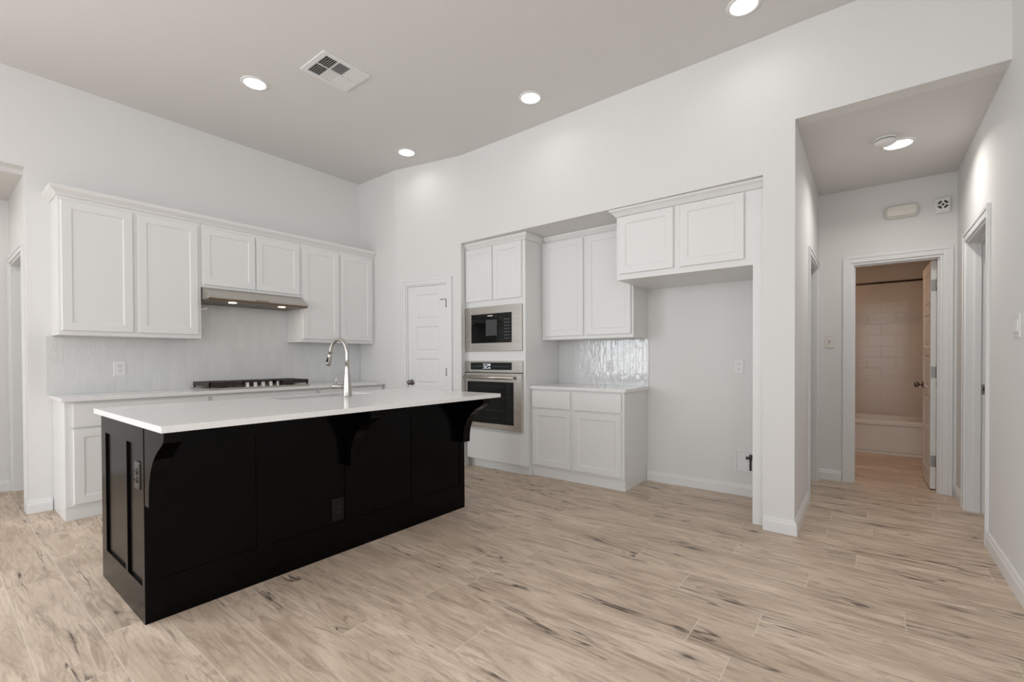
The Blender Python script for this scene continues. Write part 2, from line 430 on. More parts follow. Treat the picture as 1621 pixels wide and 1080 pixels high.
# ---- baseboards: profile swept along straight runs (points on the wall face, room on the right of travel)
BBP = [(0, 0), (.017, 0), (.017, .068), (.012, .078), (.010, .092), (.004, .100), (0, .100)]
def baseboard(name, runs):
    bm = B()
    for pts in runs:
        P = [Vector((p[0], p[1], 0)) for p in pts]; n = len(P); rings = []
        for i in range(n):
            d1 = (P[i]-P[i-1]).normalized() if i > 0 else None
            d2 = (P[i+1]-P[i]).normalized() if i < n-1 else None
            n1 = Vector((d1.y, -d1.x, 0)) if d1 else None; n2 = Vector((d2.y, -d2.x, 0)) if d2 else None
            if n1 and n2: q = (n1+n2); q = q/ (q.dot(n1))
            else: q = n1 or n2
            rings.append([bm.verts.new(P[i]+q*o+Vector((0, 0, z))) for o, z in BBP])
        m = len(BBP)
        for i in range(n-1):
            for k_ in range(m): bm.faces.new((rings[i][k_], rings[i][(k_+1) % m], rings[i+1][(k_+1) % m], rings[i+1][k_]))
        bm.faces.new(rings[0]); bm.faces.new(rings[-1][::-1])
    return struct(name, bm, M_TRIM)
baseboard('baseboard_back', [[(.51, 5.262), (.51, YA), (.638, YA)]])
baseboard('baseboard_column', [[(3.5945, .572), (3.585, .385), (4.435, .385)]])
baseboard('baseboard_niche', [[(4.37, 1.708), (4.37, .655)]])
baseboard('baseboard_hall', [[(5.44, .385), (5.44, .195)], [(5.395, .385), (5.44, .385)]])
baseboard('baseboard_side', [[(4.085, -.605), (RW0, -.605)], [(5.44, -.605), (5.06, -.605)]])
baseboard('baseboard_hallway', [[(-1.0, 6.25), (.51, 6.25)]])
baseboard('baseboard_pantry', [[P1, onD(.08, 0)], [onD(.81, 0), P2]])

# ------------------------------------------------------------------ casings and doors
def casing(parent, w0, w1, h, cw=.07, t=.018, name='casing'):
    """casing on a local wall face y=0 facing -y, opening x in [w0, w1]"""
    bm = B()
    for x0, x1, z0, z1 in ((w0-cw, w0, 0, h+cw), (w1, w1+cw, 0, h+cw), (w0, w1, h, h+cw)):
        box(bm, x0, x1, -t*.7, 0, z0, z1)
    # raised outer band
    for x0, x1, z0, z1 in ((w0-cw, w0-cw*.62, 0, h+cw), (w1+cw*.62, w1+cw, 0, h+cw), (w0-cw*.62, w1+cw*.62, h+cw*.62, h+cw)):
        box(bm, x0, x1, -t, -t*.7, z0, z1)
    return obj(name, bm, M_TRIM, parent, bevel=.002)
def jamb(parent, w0, w1, h, depth, t=.018, stop=None):
    bm = B()
    box(bm, w0-.001, w0+t, -.001, depth, 0, h); box(bm, w1-t, w1+.001, -.001, depth, 0, h); box(bm, w0+t, w1-t, -.001, depth, h-t, h+.001)
    if stop:
        a, b = stop
        box(bm, w0+t, w0+t+.012, a, b, 0, h-t); box(bm, w1-t-.012, w1-t, a, b, 0, h-t); box(bm, w0+t+.012, w1-t-.012, a, b, h-t-.012, h-t)
    return obj('jamb', bm, M_TRIM, parent)
def panel_leaf(bm, x0, x1, z0, z1, t, npan=5, rail=.115, stile=.105, y0=0):
    """five-panel leaf, faces at y0 (front, -y side) and y0+t"""
    H = (z1-z0-.11*2-.02-(npan-1)*rail*.62)/npan
    xs = [x0, x0+stile, x1-stile, x1]
    zs = [z0]; z = z0+.15; cells = []
    for i in range(npan):
        zs += [z, z+H]; cells.append((z, z+H)); z += H+rail*.62
    zs.append(z1)
    def quad(a, b, c, d): bm.faces.new([bm.verts.new(p) for p in (a, b, c, d)])
    for yf, s in ((y0, 1), (y0+t, -1)):
        for j in range(len(zs)-1):
            za, zb = zs[j], zs[j+1]
            for i in range(3):
                xa, xb = xs[i], xs[i+1]
                if i == 1 and (za, zb) in cells:
                    loops = [(0, 0), (.014, .009), (.022, .009), (.040, .003)]
                    rr = []
                    for ins, dp in loops:
                        rr.append([(xa+ins, yf+s*dp, za+ins), (xb-ins, yf+s*dp, za+ins), (xb-ins, yf+s*dp, zb-ins), (xa+ins, yf+s*dp, zb-ins)])
                    for q in range(3):
                        for e in range(4): quad(rr[q][e], rr[q][(e+1) % 4], rr[q+1][(e+1) % 4], rr[q+1][e])
                    quad(*rr[3])
                else: quad((xa, yf, za), (xb, yf, za), (xb, yf, zb), (xa, yf, zb))
    quad((x0, y0, z0), (x0, y0+t, z0), (x0, y0+t, z1), (x0, y0, z1)); quad((x1, y0, z0), (x1, y0+t, z0), (x1, y0+t, z1), (x1, y0, z1))
    quad((x0, y0, z0), (x1, y0, z0), (x1, y0+t, z0), (x0, y0+t, z0)); quad((x0, y0, z1), (x1, y0, z1), (x1, y0+t, z1), (x0, y0+t, z1))
    bmesh.ops.remove_doubles(bm, verts=bm.verts[:], dist=.0001)
def knob_bm(bm, x, z, y, s=-1):
    M = Matrix.Translation((x, y, z)) @ Matrix.Rotation(PI/2*(1 if s < 0 else -1), 4, 'X')
    lathe(bm, [(.033, 0), (.033, .004), (.028, .009), (.012, .012), (.011, .030), (.022, .036), (.028, .048), (.027, .060), (.018, .068), (.004, .070)], 20, M)

# pantry door (closed), local frame: x along the wall from P1 to P2, y away from the room
rzD = math.atan2(dv.y, dv.x)
d1 = sthing('door_1', (P1[0], P1[1], 0), rzD)
# dv runs towards -y; room side is local -y when nv equals local +y
casing(d1, D0, D1, DT, .062); jamb(d1, D0, D1, DT, .115)
bm = B(); panel_leaf(bm, D0+.021, D1-.021, .012, DT-.021, .035, y0=.006); leaf = obj('door_leaf', bm, M_DOOR, d1)
bm = B(); knob_bm(bm, D0+.075, .925, .006); obj('door_knob', bm, M_KNOB, leaf, smooth=False)
bm = B(); box(bm, D0+.016, D0+.026, .0, .02, .895, .955); obj('latch_plate', bm, M_KNOB, leaf)
for z in (.20, 1.05, 1.82):
    bm = B(); tube(bm, [(D1-.019, .0, z-.045), (D1-.019, .0, z+.045)], .006, 10); box(bm, D1-.03, D1-.019, .001, .0065, z-.045, z+.045); obj('hinge', bm, M_HINGE, leaf)
bm = B(); tube(bm, [(D1-.019, -.004, 1.872), (D1-.075, -.012, 1.866)], [.003, .003], 8); tube(bm, [(D1-.075, -.010, 1.866), (D1-.088, -.006, 1.866)], .006, 8); obj('hinge_pin_stop', bm, M_HINGE, leaf)

# bathroom door: opening in the hall's back wall (local x -> -y, local y -> +x)
d2 = sthing('door_2', (5.44, 0, 0), -PI/2)
casing(d2, -.125, .515, 2.09, .065); jamb(d2, -.125, .515, 2.09, .11, .02, stop=(.03, .065))

bm = B(); panel_leaf(bm, 0, .60, .012, 2.06, .038)
leaf2 = obj('door_leaf', bm, M_DOOR, d2)
# hinge side at the right jamb, swung into the bathroom a little past square
leaf2.location = (.486, .125, 0); leaf2.rotation_euler = (0, 0, math.radians(91.0))
for s, y in ((1, .038), (-1, 0)):
    bm = B(); knob_bm(bm, .535, .925, y, s); obj('door_knob', bm, M_KNOB, leaf2)
for z in (.26, 1.06, 1.84):
    bm = B(); box(bm, -.003, .0, .002, .036, z-.05, z+.05); tube(bm, [(-.006, -.002, z-.05), (-.006, -.002, z+.05)], .007, 10); obj('hinge', bm, M_HINGE, leaf2)

# hall's right-hand opening (local x -> +x reversed: face looks to +y)
d3 = sthing('door_3', (5.0, -.605, 0), PI)
casing(d3, .015, .835, 2.09, .07); jamb(d3, .015, .835, 2.09, .12, .018, stop=(.045, .08))
bm = B(); box(bm, .033, .036, .084, .112, .91, .985); sp = obj('strike_plate', bm, M_HINGE, d3)
bm = B(); box(bm, .0355, .0372, .092, .104, .935, .96); obj('latch_hole', bm, M_SLOT, sp)
# hall's left-hand opening (face looks to -y)
d4 = sthing('door_4', (4.5, .385, 0), 0)
casing(d4, .0, .80, 2.06, .05); jamb(d4, 0, .80, 2.06, .192)
# doorway in the side wall of the left hallway (face looks to -x)
d5 = sthing('door_5', (.51, 6.20, 0), -PI/2)
casing(d5, .02, .87, 2.08, .055); jamb(d5, .02, .87, 2.08, .12)

# ------------------------------------------------------------------ cabinet kit (local: front faces -y, x to the right)
def shaker(parent, x0, x1, z0, z1, yf, t=.020, rail=.058, name='door', mat_=None, rec=.007):
    """frame-and-panel front: back at yf, face at yf-t"""
    bm = B(); y = yf-t
    def ring(ins, yy): return [bm.verts.new((x0+ins, yy, z0+ins)), bm.verts.new((x1-ins, yy, z0+ins)), bm.verts.new((x1-ins, yy, z1-ins)), bm.verts.new((x0+ins, yy, z1-ins))]
    R = [ring(0, yf), ring(0, y+.003), ring(.003, y), ring(rail, y), ring(rail+.004, y+rec*.5), ring(rail+.008, y+rec), ]
    for a in range(len(R)-1):
        for i in range(4): bm.faces.new((R[a][i], R[a][(i+1) % 4], R[a+1][(i+1) % 4], R[a+1][i]))
    bm.faces.new(R[0]); bm.faces.new(R[-1])
    return obj(name, bm, mat_ or M_CAB, parent)
def slab(parent, x0, x1, z0, z1, yf, t=.020, name='drawer', mat_=None):
    bm = B(); bbox_bev(bm, x0, x1, yf-t, yf, z0, z1, .0035, 2); return obj(name, bm, mat_ or M_CAB, parent)
def carcass(parent, x0, x1, y0, y1, z0, z1, toe=None, name='body', mat_=None):
    bm = B()
    if toe is None: box(bm, x0, x1, y0, y1, z0, z1)
    else:
        box(bm, x0, x1, y0, y1, z0+.10, z1); box(bm, x0, x1, y0+toe, y1, z0, z0+.10)
    return obj(name, bm, mat_ or M_CAB, parent, bevel=.0015)
RZB = -PI/2
def lx(y): return -y        # world y -> local x for fronts that face -x

# --- range wall base cabinets
YF = 4.655
def base_unit(x0, x1, label, doors, drawers, side_flush=False, z1=.888):
    t = thing('base_cabinet', label, 'cabinet', (x0, YF+.022, 0))
    W = x1-x0
    carcass(t, 0, W, 0, YA-.004-YF-.022, 0, z1, toe=.012)
    g = .0225
    for a, b in drawers: slab(t, a, b, .695, .868, 0)
    for a, b in doors: shaker(t, a, b, .118, .678, 0)
    return t
base_unit(.645, 1.602, 'white base cabinet at the left end of the range wall, mostly behind the black island', [(.045, .468), (.492, .93)], [(.045, .93)])
base_unit(1.604, 2.612, 'white base cabinet under the gas cooktop, behind the island worktop', [(.03, .49), (.515, .985)], [(.03, .985)])
base_unit(2.614, 3.458, 'white base cabinet right of the cooktop, beside the pantry wall', [(.025, .405), (.43, .815)], [(.025, .815)])
bm = B(); bbox_bev(bm, .624, 3.460, 4.630, YA-.002, .890, .919, .003)
tag(obj('worktop', bm, M_QUARTZ), 'long white quartz worktop along the range wall under the cooktop', 'worktop')
bm = B(); box(bm, .611, 1.591, YA-.009, YA-.0005, .9195, 1.3905); box(bm, 1.591, 2.529, YA-.009, YA-.0005, .9195, 1.7405); box(bm, 2.529, 3.464, YA-.009, YA-.0005, .9195, 1.3865)
tag(obj('tile_backsplash', bm, M_TILEA), 'glossy white tile backsplash behind the gas cooktop', 'backsplash')

# --- range wall upper cabinets
YU = 4.858
def upper_unit(x0, x1, z0, z1, label, doors, yf=YU, yb=YA-.001):
    t = thing('wall_cabinet', label, 'cabinet', (x0, yf, z0))
    carcass(t, 0, x1-x0, 0, yb-yf, 0, z1-z0)
    for a, b, c, d in doors: shaker(t, a, b, c, d, 0)
    return t
upper_unit(.645, 1.590, 1.392, 2.455, 'tall white two-door wall cabinet left of the range hood', [(.018, .448, .035, 1.028), (.482, .918, .035, 1.028)])
upper_unit(1.592, 2.528, 1.868, 2.455, 'short white two-door wall cabinet directly above the range hood', [(.012, .468, .026, .552), (.480, .922, .026, .552)])
upper_unit(2.530, 3.4615, 1.388, 2.455, 'white two-door wall cabinet right of the range hood, next to the pantry corner', [(.020, .448, .035, 1.032), (.476, .890, .035, 1.032)])
def crown(name, label, path, z, prof=((0, 0), (.008, 0), (.012, .012), (.030, .030), (.042, .040), (.048, .052), (.048, .066), (0, .066)), group=None):
    """path: world points walked with the room on the RIGHT side"""
    bm = B(); P = [Vector((p[0], p[1], 0)) for p in path]; n = len(P); rings = []
    for i in range(n):
        d1_ = (P[i]-P[i-1]).normalized() if i > 0 else None
        d2_ = (P[i+1]-P[i]).normalized() if i < n-1 else None
        n1 = Vector((d1_.y, -d1_.x, 0)) if d1_ else None; n2 = Vector((d2_.y, -d2_.x, 0)) if d2_ else None
        if n1 and n2: q = n1+n2; q = q/q.dot(n1)
        else: q = n1 or n2
        rings.append([bm.verts.new(P[i]+q*o+Vector((0, 0, z+h))) for o, h in prof])
    m = len(prof)
    for i in range(n-1):
        for k_ in range(m): bm.faces.new((rings[i][k_], rings[i][(k_+1) % m], rings[i+1][(k_+1) % m], rings[i+1][k_]))
    bm.faces.new(rings[0]); bm.faces.new(rings[-1][::-1])
    return tag(obj(name, bm, M_CAB), label, 'moulding', group)
crown('crown_moulding', 'white crown moulding along the top of the range wall cabinets', [(.645, YA-.001), (.645, YU-.001), (3.462, YU-.001)], 2.4555)

# --- range hood
t = thing('range_hood', 'stainless steel under-cabinet range hood with two lamps', 'range hood', (1.596, YA-.001, 1.742))
HW = .93
bm = B(); prism_x(bm, [(-.001, .012), (-.470, .012), (-.478, .020), (-.478, .034), (-.330, .124), (-.001, .124)], 0, HW); obj('hood_shell', bm, M_STEEL, t, bevel=.002)
bm = B(); box(bm, .004, HW-.004, -.470, -.004, .0, .0115); us = obj('underside', bm, M_HOODIN, t)
bm = B()
for i in range(3):
    x0 = .25+i*.15
    for k_ in range(9): box(bm, x0+.004, x0+.14, -.36+k_*.03, -.345+k_*.03, -.0015, -.0002)
obj('grease_filter', bm, M_HINGE, us)
for x in (.235, .70):
    bm = B(); lathe(bm, [(.034, -.006), (.036, -.0002)], 20, Matrix.Translation((x, -.285-.09, 0))); obj('lamp', bm, M_LEDW, us)
bm = B()
for i in range(5): lathe(bm, [(.006, 0), (.006, .004)], 10, Matrix.Translation((HW/2-.05+i*.025, -.478, .027)) @ Matrix.Rotation(PI/2, 4, 'X'))
obj('buttons', bm, M_BLACKP, t)

# --- cooktop
t = thing('gas_cooktop', 'stainless steel five-burner gas cooktop with black grates, set in the range wall worktop', 'cooktop', (1.585, 4.690, .9192))
CW, CD = .955, .44
bm = B(); bbox_bev(bm, 0, CW, 0, CD, 0, .016, .004, 3); obj('tray', bm, M_STEEL, t)
def grate(x0, x1, y0=.03):
    bm = B(); z0, z1 = .050, .070
    for y in (y0, .40): box(bm, x0, x1, y, y+.016, z0-.018, z1)
    for x in (x0, x1-.016): box(bm, x, x+.016, y0, .416, z0-.018, z1)
    cx_ = (x0+x1)/2
    box(bm, cx_-.006, cx_+.006, y0, .416, z0, z1)
    for y in (.13, .215, .30): box(bm, x0, x1, y-.006, y+.006, z0, z1)
    for x in (x0+.002, x1-.018):
        for y in (y0+.002, .398): box(bm, x, x+.016, y, y+.016, .0155, z0)
    return obj('grate', bm, M_IRON, t, bevel=.003)
grate(.012, .305, .015); grate(.325, .63, .115); grate(.65, .943, .015)
for x, y, r in ((.16, .12, .036), (.16, .31, .045), (.478, .26, .055), (.795, .12, .036), (.795, .31, .045)):
    bm = B(); lathe(bm, [(r+.012, .016), (r+.010, .024), (r, .026), (r, .038), (r-.004, .041)], 24, Matrix.Translation((x, y, 0))); obj('burner', bm, M_IRON, t)
for i in range(5):
    bm = B(); lathe(bm, [(.024, .0155), (.024, .020), (.019, .022), (.017, .052), (.013, .057), (.002, .057)], 20, Matrix.Translation((.375+i*.0735-.025, .052, 0)))
    box(bm, .375+i*.0735-.028, .375+i*.0735-.022, .036, .068, .052, .063)
    obj('control_knob', bm, M_CHROME, t)

# ------------------------------------------------------------------ island
IX0, IX1, IY0, IY1, IZ = .608, 2.680, 2.567, 3.345, .892
t = thing('kitchen_island', 'long black painted kitchen island with corbels under a white worktop', 'kitchen island', (IX0, IY0, 0))
IW, ID = IX1-IX0, IY1-IY0
bm = B(); box(bm, .020, IW-.020, .014, ID-.022, .10, .69); box(bm, .020, .86, .014, ID-.022, .69, IZ); box(bm, 1.65, IW-.020, .014, ID-.022, .69, IZ); box(bm, .86, 1.65, .014, .50, .69, IZ); box(bm, .86, 1.65, ID-.024, ID-.022, .69, IZ); box(bm, .020, IW-.020, .014, ID-.09, 0, .10); obj('body', bm, M_BLACK, t)
# seating side: thin applied panels with stiles
bm = B()
xs = [0, .055, .480, .540, 1.005, 1.065, 1.53, 1.59, IW-.055, IW]
for i in range(0, 9, 2): box(bm, xs[i], xs[i+1], 0, .014, 0, IZ)
for i in range(1, 9, 2): box(bm, xs[i], xs[i+1], .0, .014, 0, .19); box(bm, xs[i], xs[i+1], .0, .014, IZ-.10, IZ); box(bm, xs[i], xs[i+1], .0045, .014, .19, IZ-.10)
obj('back_panel', bm, M_BLACK, t)
# end panels: two recessed fields
def endpanel(x0, x1, face):
    bm = B()
    Y = [.014, .033, .300, .325, .690, ID]      # local y breakpoints: stile, field, stile, field, stile
    Y = [.0141, .035, .277, .309, .688, ID]
    for a, b in ((Y[0], Y[1]), (Y[2], Y[3]), (Y[4], Y[5])): box(bm, x0, x1, a, b, 0, IZ)
    for a, b in ((Y[1], Y[2]), (Y[3], Y[4])):
        box(bm, x0, x1, a, b, 0, .165); box(bm, x0, x1, a, b, .805, IZ)
        if face < 0: box(bm, x0+.010, x1, a, b, .165, .805)
        else: box(bm, x0, x1-.010, a, b, .165, .805)
    return obj('end_panel', bm, M_BLACK, t)
endpanel(0, .0195, -1); endpanel(IW-.0195, IW, 1)
prof = [(0, .540), (-.062, .540), (-.064, .60), (-.074, .655), (-.096, .710), (-.135, .762), (-.185, .802), (-.232, .828), (-.262, .848), (-.275, .862), (-.275, IZ), (0, IZ)]
for x0 in (0.002, IW/2-.035, IW-.078):
    bm = B(); prism_x(bm, [(y-.0005, z) for y, z in prof], x0, x0+.076 if x0 > 1.5 else x0+.07); obj('corbel', bm, M_BLACK, t, bevel=.002)
# kitchen-side fronts
bmn = [(.03, .53), (.55, .98), (1.0, 1.43), (1.45, 2.03)]
for a, b in bmn:
    q = shaker(t, -b, -a, .12, .87, 0, mat_=M_BLACK); q.rotation_euler = (0, 0, PI); q.location = (0, ID-.022, 0)
# worktop with the sink cut-out
SX0, SX1, SY0, SY1 = 1.50, 2.22, 3.13, 3.42
bm = B(); xs = [.600, SX0, SX1, 2.800]; yy = [2.285, SY0, SY1, 3.480]
WZ0, WZ1 = IZ+.001, .922
vt = [[[bm.verts.new((x, y, z)) for z in (WZ0, WZ1)] for y in yy] for x in xs]
for i in range(3):
    for j in range(3):
        if (i, j) == (1, 1): continue
        for k_ in (0, 1): bm.faces.new((vt[i][j][k_], vt[i+1][j][k_], vt[i+1][j+1][k_], vt[i][j+1][k_]))
def wall4(a, b): bm.faces.new((a[0], b[0], b[1], a[1]))
for i in range(3): wall4(vt[i][0], vt[i+1][0]); wall4(vt[i][3], vt[i+1][3]); wall4(vt[0][i], vt[0][i+1]); wall4(vt[3][i], vt[3][i+1])
wall4(vt[1][1], vt[2][1]); wall4(vt[1][2], vt[2][2]); wall4(vt[1][1], vt[1][2]); wall4(vt[2][1], vt[2][2])
tag(obj('island_worktop', bm, M_QUARTZ, bevel=.002), 'thick white quartz worktop on the black kitchen island', 'worktop')
bm = B()   # undermount basin: inner and outer shell
def sring(ins, z): return [bm.verts.new(p) for p in ((SX0+ins, SY0+ins, z), (SX1-ins, SY0+ins, z), (SX1-ins, SY1-ins, z), (SX0+ins, SY1-ins, z))]
R = [sring(-.0, .893), sring(.004, .885), sring(.010, .72), sring(.04, .70)]
for a in range(3):
    for i in range(4): bm.faces.new((R[a][i], R[a][(i+1) % 4], R[a+1][(i+1) % 4], R[a+1][i]))
bm.faces.new(R[-1])
tag(obj('sink', bm, M_STEEL), 'steel undermount sink basin sunk in the island worktop', 'sink')
# faucet, seating side of the sink, spout over the basin
t = thing('faucet', 'tall gooseneck pull-down faucet on the island worktop', 'faucet', (1.935, 3.045, WZ1+.0005))
bm = B(); lathe(bm, [(.034, 0), (.034, .006), (.031, .012), (.030, .05), (.027, .11), (.021, .17), (.016, .215), (.0145, .235)], 28); obj('body', bm, M_FAUCET, t)
path = [(0, 0, .23)]; sd = Vector((-.10, 1.0, 0)).normalized()
path += [(0, 0, .27), (0, 0, .315)]
RR = .096
for i in range(1, 15):
    a = PI*i/14*.93; path.append((sd.x*RR*(1-math.cos(a)), sd.y*RR*(1-math.cos(a)), .315+RR*1.12*math.sin(a)))
e = Vector(path[-1]); dd = (Vector(path[-1])-Vector(path[-2])).normalized()
path.append(tuple(e+dd*.02))
bm = B(); tube(bm, path, .0135, 18); obj('spout', bm, M_FAUCET, t)
e = Vector(path[-1])
bm = B(); tube(bm, [e, e+dd*.02, e+dd*.05, e+dd*.085, e+dd*.095], [.0145, .0165, .018, .0205, .017], 20); sh = obj('spray_head', bm, M_FAUCET, t)
bm = B(); side = Vector((-1, -.35, 0)).normalized(); tube(bm, [e+dd*.03+side*.015, e+dd*.068+side*.018], [.006, .009], 10); obj('spray_button', bm, M_BLACKP, sh)
hd = Vector((-.72, .69, 0)).normalized()
bm = B(); tube(bm, [(hd.x*.015, hd.y*.015, .075), (hd.x*.100, hd.y*.100, .075), (hd.x*.108, hd.y*.108, .075)], [.018, .018, .013], 20); h = obj('handle_hub', bm, M_FAUCET, t)
bm = B(); tube(bm, [(hd.x*.080, hd.y*.080, .085), (hd.x*.078, hd.y*.078, .12), (hd.x*.068, hd.y*.068, .160)], [.006, .005, .004], 10); obj('lever', bm, M_FAUCET, t)

# ------------------------------------------------------------------ oven tower (fronts face -x)
XT = 3.740; TY0, TY1 = 2.726, 3.552
t = thing('oven_tower_cabinet', 'tall white cabinet tower holding the microwave and the wall oven', 'cabinet', (XT, TY1, 0), RZB)
TW = TY1-TY0
bm = B(); box(bm, 0, TW, 0, .625, .10, 2.40); box(bm, 0, TW, .066, .625, 0, .10); obj('body', bm, M_CAB, t, bevel=.0015)
for a, b in ((.014, .400), (.410, TW-.040)): shaker(t, a, b, 1.822, 2.395, 0, rail=.062)
slab(t, .030, TW-.035, .110, .425, 0, name='drawer')
crown('crown_moulding', 'white crown moulding on top of the oven tower, tight under the soffit', [(XT-.001, TY1), (XT-.001, TY0+.0), (4.368, TY0+.0)], 2.4005, prof=((0, 0), (.006, 0), (.010, .010), (.026, .030), (.036, .040), (.036, .0635), (0, .0635)))
# microwave
t = thing('microwave', 'built-in microwave with steel trim frame and black glass, above the wall oven', 'microwave', (XT-.001, 3.540, 1.278), RZB)
MWW, MH = .780, .478
bm = B()
x0, x1, z0, z1 = .088, .655, .088, .398
box(bm, 0, x0, -.022, 0, 0, MH); box(bm, x1, MWW, -.022, 0, 0, MH); box(bm, x0, x1, -.022, 0, 0, z0); box(bm, x0, x1, -.022, 0, z1, MH)
obj('trim_frame', bm, M_STEEL, t, bevel=.002)
bm = B(); box(bm, x0+.001, x1-.001, -.017, .0, z0+.001, z1-.001); gl = obj('glass_door', bm, M_BGLASS, t)
bm = B(); box(bm, .30, .455, -.0182, -.0171, .165, .335); obj('window', bm, M_NETG, gl)
bm = B()
for r in range(7):
    for c in range(3):
        bm = B(); box(bm, .555+c*.026, .571+c*.026, -.0180, -.0171, .130+r*.033, .136+r*.033); obj('keypad_key', bm, M_MARK, gl)
bm = B(); box(bm, .325, .395, -.0180, -.0171, .372, .382); obj('maker_mark', bm, M_PLATE, gl)
# wall oven
t = thing('wall_oven', 'built-in steel wall oven with black glass door below the microwave', 'oven', (XT-.001, 3.540, .452), RZB)
OW, OH = .786, .722
bm = B()
a0, a1, b0, b1 = .080, .655, .628, .704
box(bm, 0, a0, -.024, 0, .600, OH); box(bm, a1, OW, -.024, 0, .600, OH); box(bm, a0, a1, -.024, 0, .600, b0); box(bm, a0, a1, -.024, 0, b1, OH)
fr = obj('control_fascia', bm, M_STEEL, t, bevel=.002)
bm = B(); box(bm, a0+.001, a1-.001, -.021, 0, b0+.001, b1-.001); cp = obj('control_panel', bm, M_BGLASS, t)
bm = B()
seg = {'1': 'bc', '2': 'abged'}
def digit(bm, x, z, w_, h_, on, y0=-.0222, y1=-.0211):
    q = w_*.22
    D = dict(a=(x, x+w_, z+h_-q, z+h_), d=(x, x+w_, z, z+q), g=(x, x+w_, z+h_/2-q/2, z+h_/2+q/2), b=(x+w_-q, x+w_, z+h_/2, z+h_), c=(x+w_-q, x+w_, z, z+h_/2), e=(x, x+q, z, z+h_/2), f=(x, x+q, z+h_/2, z+h_))
    for s in on: u = D[s]; box(bm, u[0], u[1], y0, y1, u[2], u[3])
digit(bm, .262, .640, .030, .052, 'abcdg'); digit(bm, .300, .640, .030, .052, 'abged'); box(bm, .338, .366, -.0222, -.0211, .668, .692); box(bm, .338, .366, -.0222, -.0211, .640, .654)
obj('display', bm, M_DISP, cp)
bm = B()
bm.free()
for i in range(8): bm = B(); box(bm, .11+i*.019, .121+i*.019, -.0218, -.0211, .655+.012*(i % 2), .660+.012*(i % 2)); obj('touch_key', bm, M_MARK, cp)
for i in range(8): bm = B(); box(bm, .40+i*.027, .413+i*.027, -.0218, -.0211, .660, .664); obj('touch_key', bm, M_MARK, cp)
bm = B()   # door frame round the glass
g0, g1, h0, h1 = .045, .690, .058, .500
box(bm, 0, g0, -.040, -.003, 0, .592); box(bm, g1, OW, -.040, -.003, 0, .592); box(bm, g0, g1, -.040, -.003, 0, h0); box(bm, g0, g1, -.040, -.003, h1, .592)
od = obj('door', bm, M_STEEL, t, bevel=.0025)
bm = B(); box(bm, g0+.001, g1-.001, -.0365, -.004, h0+.001, h1-.001); og = obj('glass', bm, M_BGLASS, od)
bm = B()
for z in (.20, .34):
    box(bm, g0+.07, g1-.07, -.0372, -.0366, z, z+.003)
for z in (.115, .455): box(bm, g0+.06, g1-.06, -.0371, -.0366, z, z+.002)
for x in (g0+.06, g1-.062): box(bm, x, x+.002, -.0371, -.0366, .115, .457)
obj('rack_lines', bm, mat('glass_print', (.03, .045, .045), .2), og)
bm = B(); tube(bm, [(.035, -.085, .548), (OW-.075, -.085, .548)], .0175, 18)
for x in (.06, OW-.10): tube(bm, [(x, -.039, .548), (x, -.085, .548)], .009, 10)
obj('handle', bm, M_STEEL, od)
bm = B(); box(bm, .0, OW, -.02, 0, .5925, .5995); obj('vent_gap', bm, M_SLOT, t)

# --- low cabinet right of the tower
XB_ = 3.838; BY0, BY1 = 1.711, 2.724
t = thing('base_cabinet', 'white two-door base cabinet with two drawers between the oven tower and the fridge recess', 'cabinet', (XB_, BY1, 0), RZB)
W = BY1-BY0
carcass(t, 0, W, 0, 4.366-XB_, 0, .889, toe=.018)
slab(t, .022, .466, .702, .870, 0); slab(t, .500, W-.024, .702, .870, 0)
shaker(t, .022, .466, .120, .684, 0); shaker(t, .500, W-.024, .120, .684, 0)
bm = B(); bbox_bev(bm, 3.808, 4.369, 1.690, 2.7235, .890, .920, .003)
tag(obj('worktop', bm, M_QUARTZ), 'short white quartz worktop beside the oven tower', 'worktop')
bm = B(); box(bm, 4.361, 4.3695, 1.690, 2.724, .9205, 1.3905)
tag(obj('tile_backsplash', bm, M_TILEB), 'glossy white tile backsplash above the short worktop beside the oven tower', 'backsplash')
XM = 4.040
t = thing('wall_cabinet', 'white two-door wall cabinet above the short worktop, right of the oven tower', 'cabinet', (XM, 2.723, 1.392), RZB)
W = 2.723-1.711
carcass(t, 0, W, 0, 4.368-XM, 0, 1.022)
shaker(t, .040, .495, .034, 1.004, 0); shaker(t, .530, W-.020, .034, 1.004, 0)
crown('crown_moulding', 'white crown moulding on the wall cabinet above the short worktop', [(XM-.001, 2.688), (XM-.001, 1.744)], 2.4145, prof=((0, 0), (.006, 0), (.010, .010), (.026, .028), (.030, .036), (.030, .050), (0, .050)))
# --- fridge recess: over-fridge cabinet and tall filler panel
XR = 3.680
t = thing('wall_cabinet', 'white two-door cabinet over the empty fridge recess', 'cabinet', (XR, 1.7085, 1.866), RZB)
W = 1.7085-.581
carcass(t, 0, W, 0, 4.368-XR, 0, .539)
shaker(t, .028, .488, .048, .555-.025, 0); shaker(t, .540, .998, .048, .555-.025, 0)
crown('crown_moulding', 'white crown moulding on the cabinet over the fridge recess', [(3.95, 1.7085), (XR-.001, 1.7085), (XR-.001, .580)][0:3], 2.4055, prof=((0, 0), (.006, 0), (.012, .008), (.030, .030), (.042, .038), (.050, .044), (.050, .058), (0, .058)))
bm = B(); box(bm, 3.662, 4.366, .5785, .652, 0, 1.8655)
tag(obj('fridge_end_panel', bm, M_CAB, bevel=.0015), 'tall narrow white end panel at the right side of the fridge recess', 'cabinet panel')

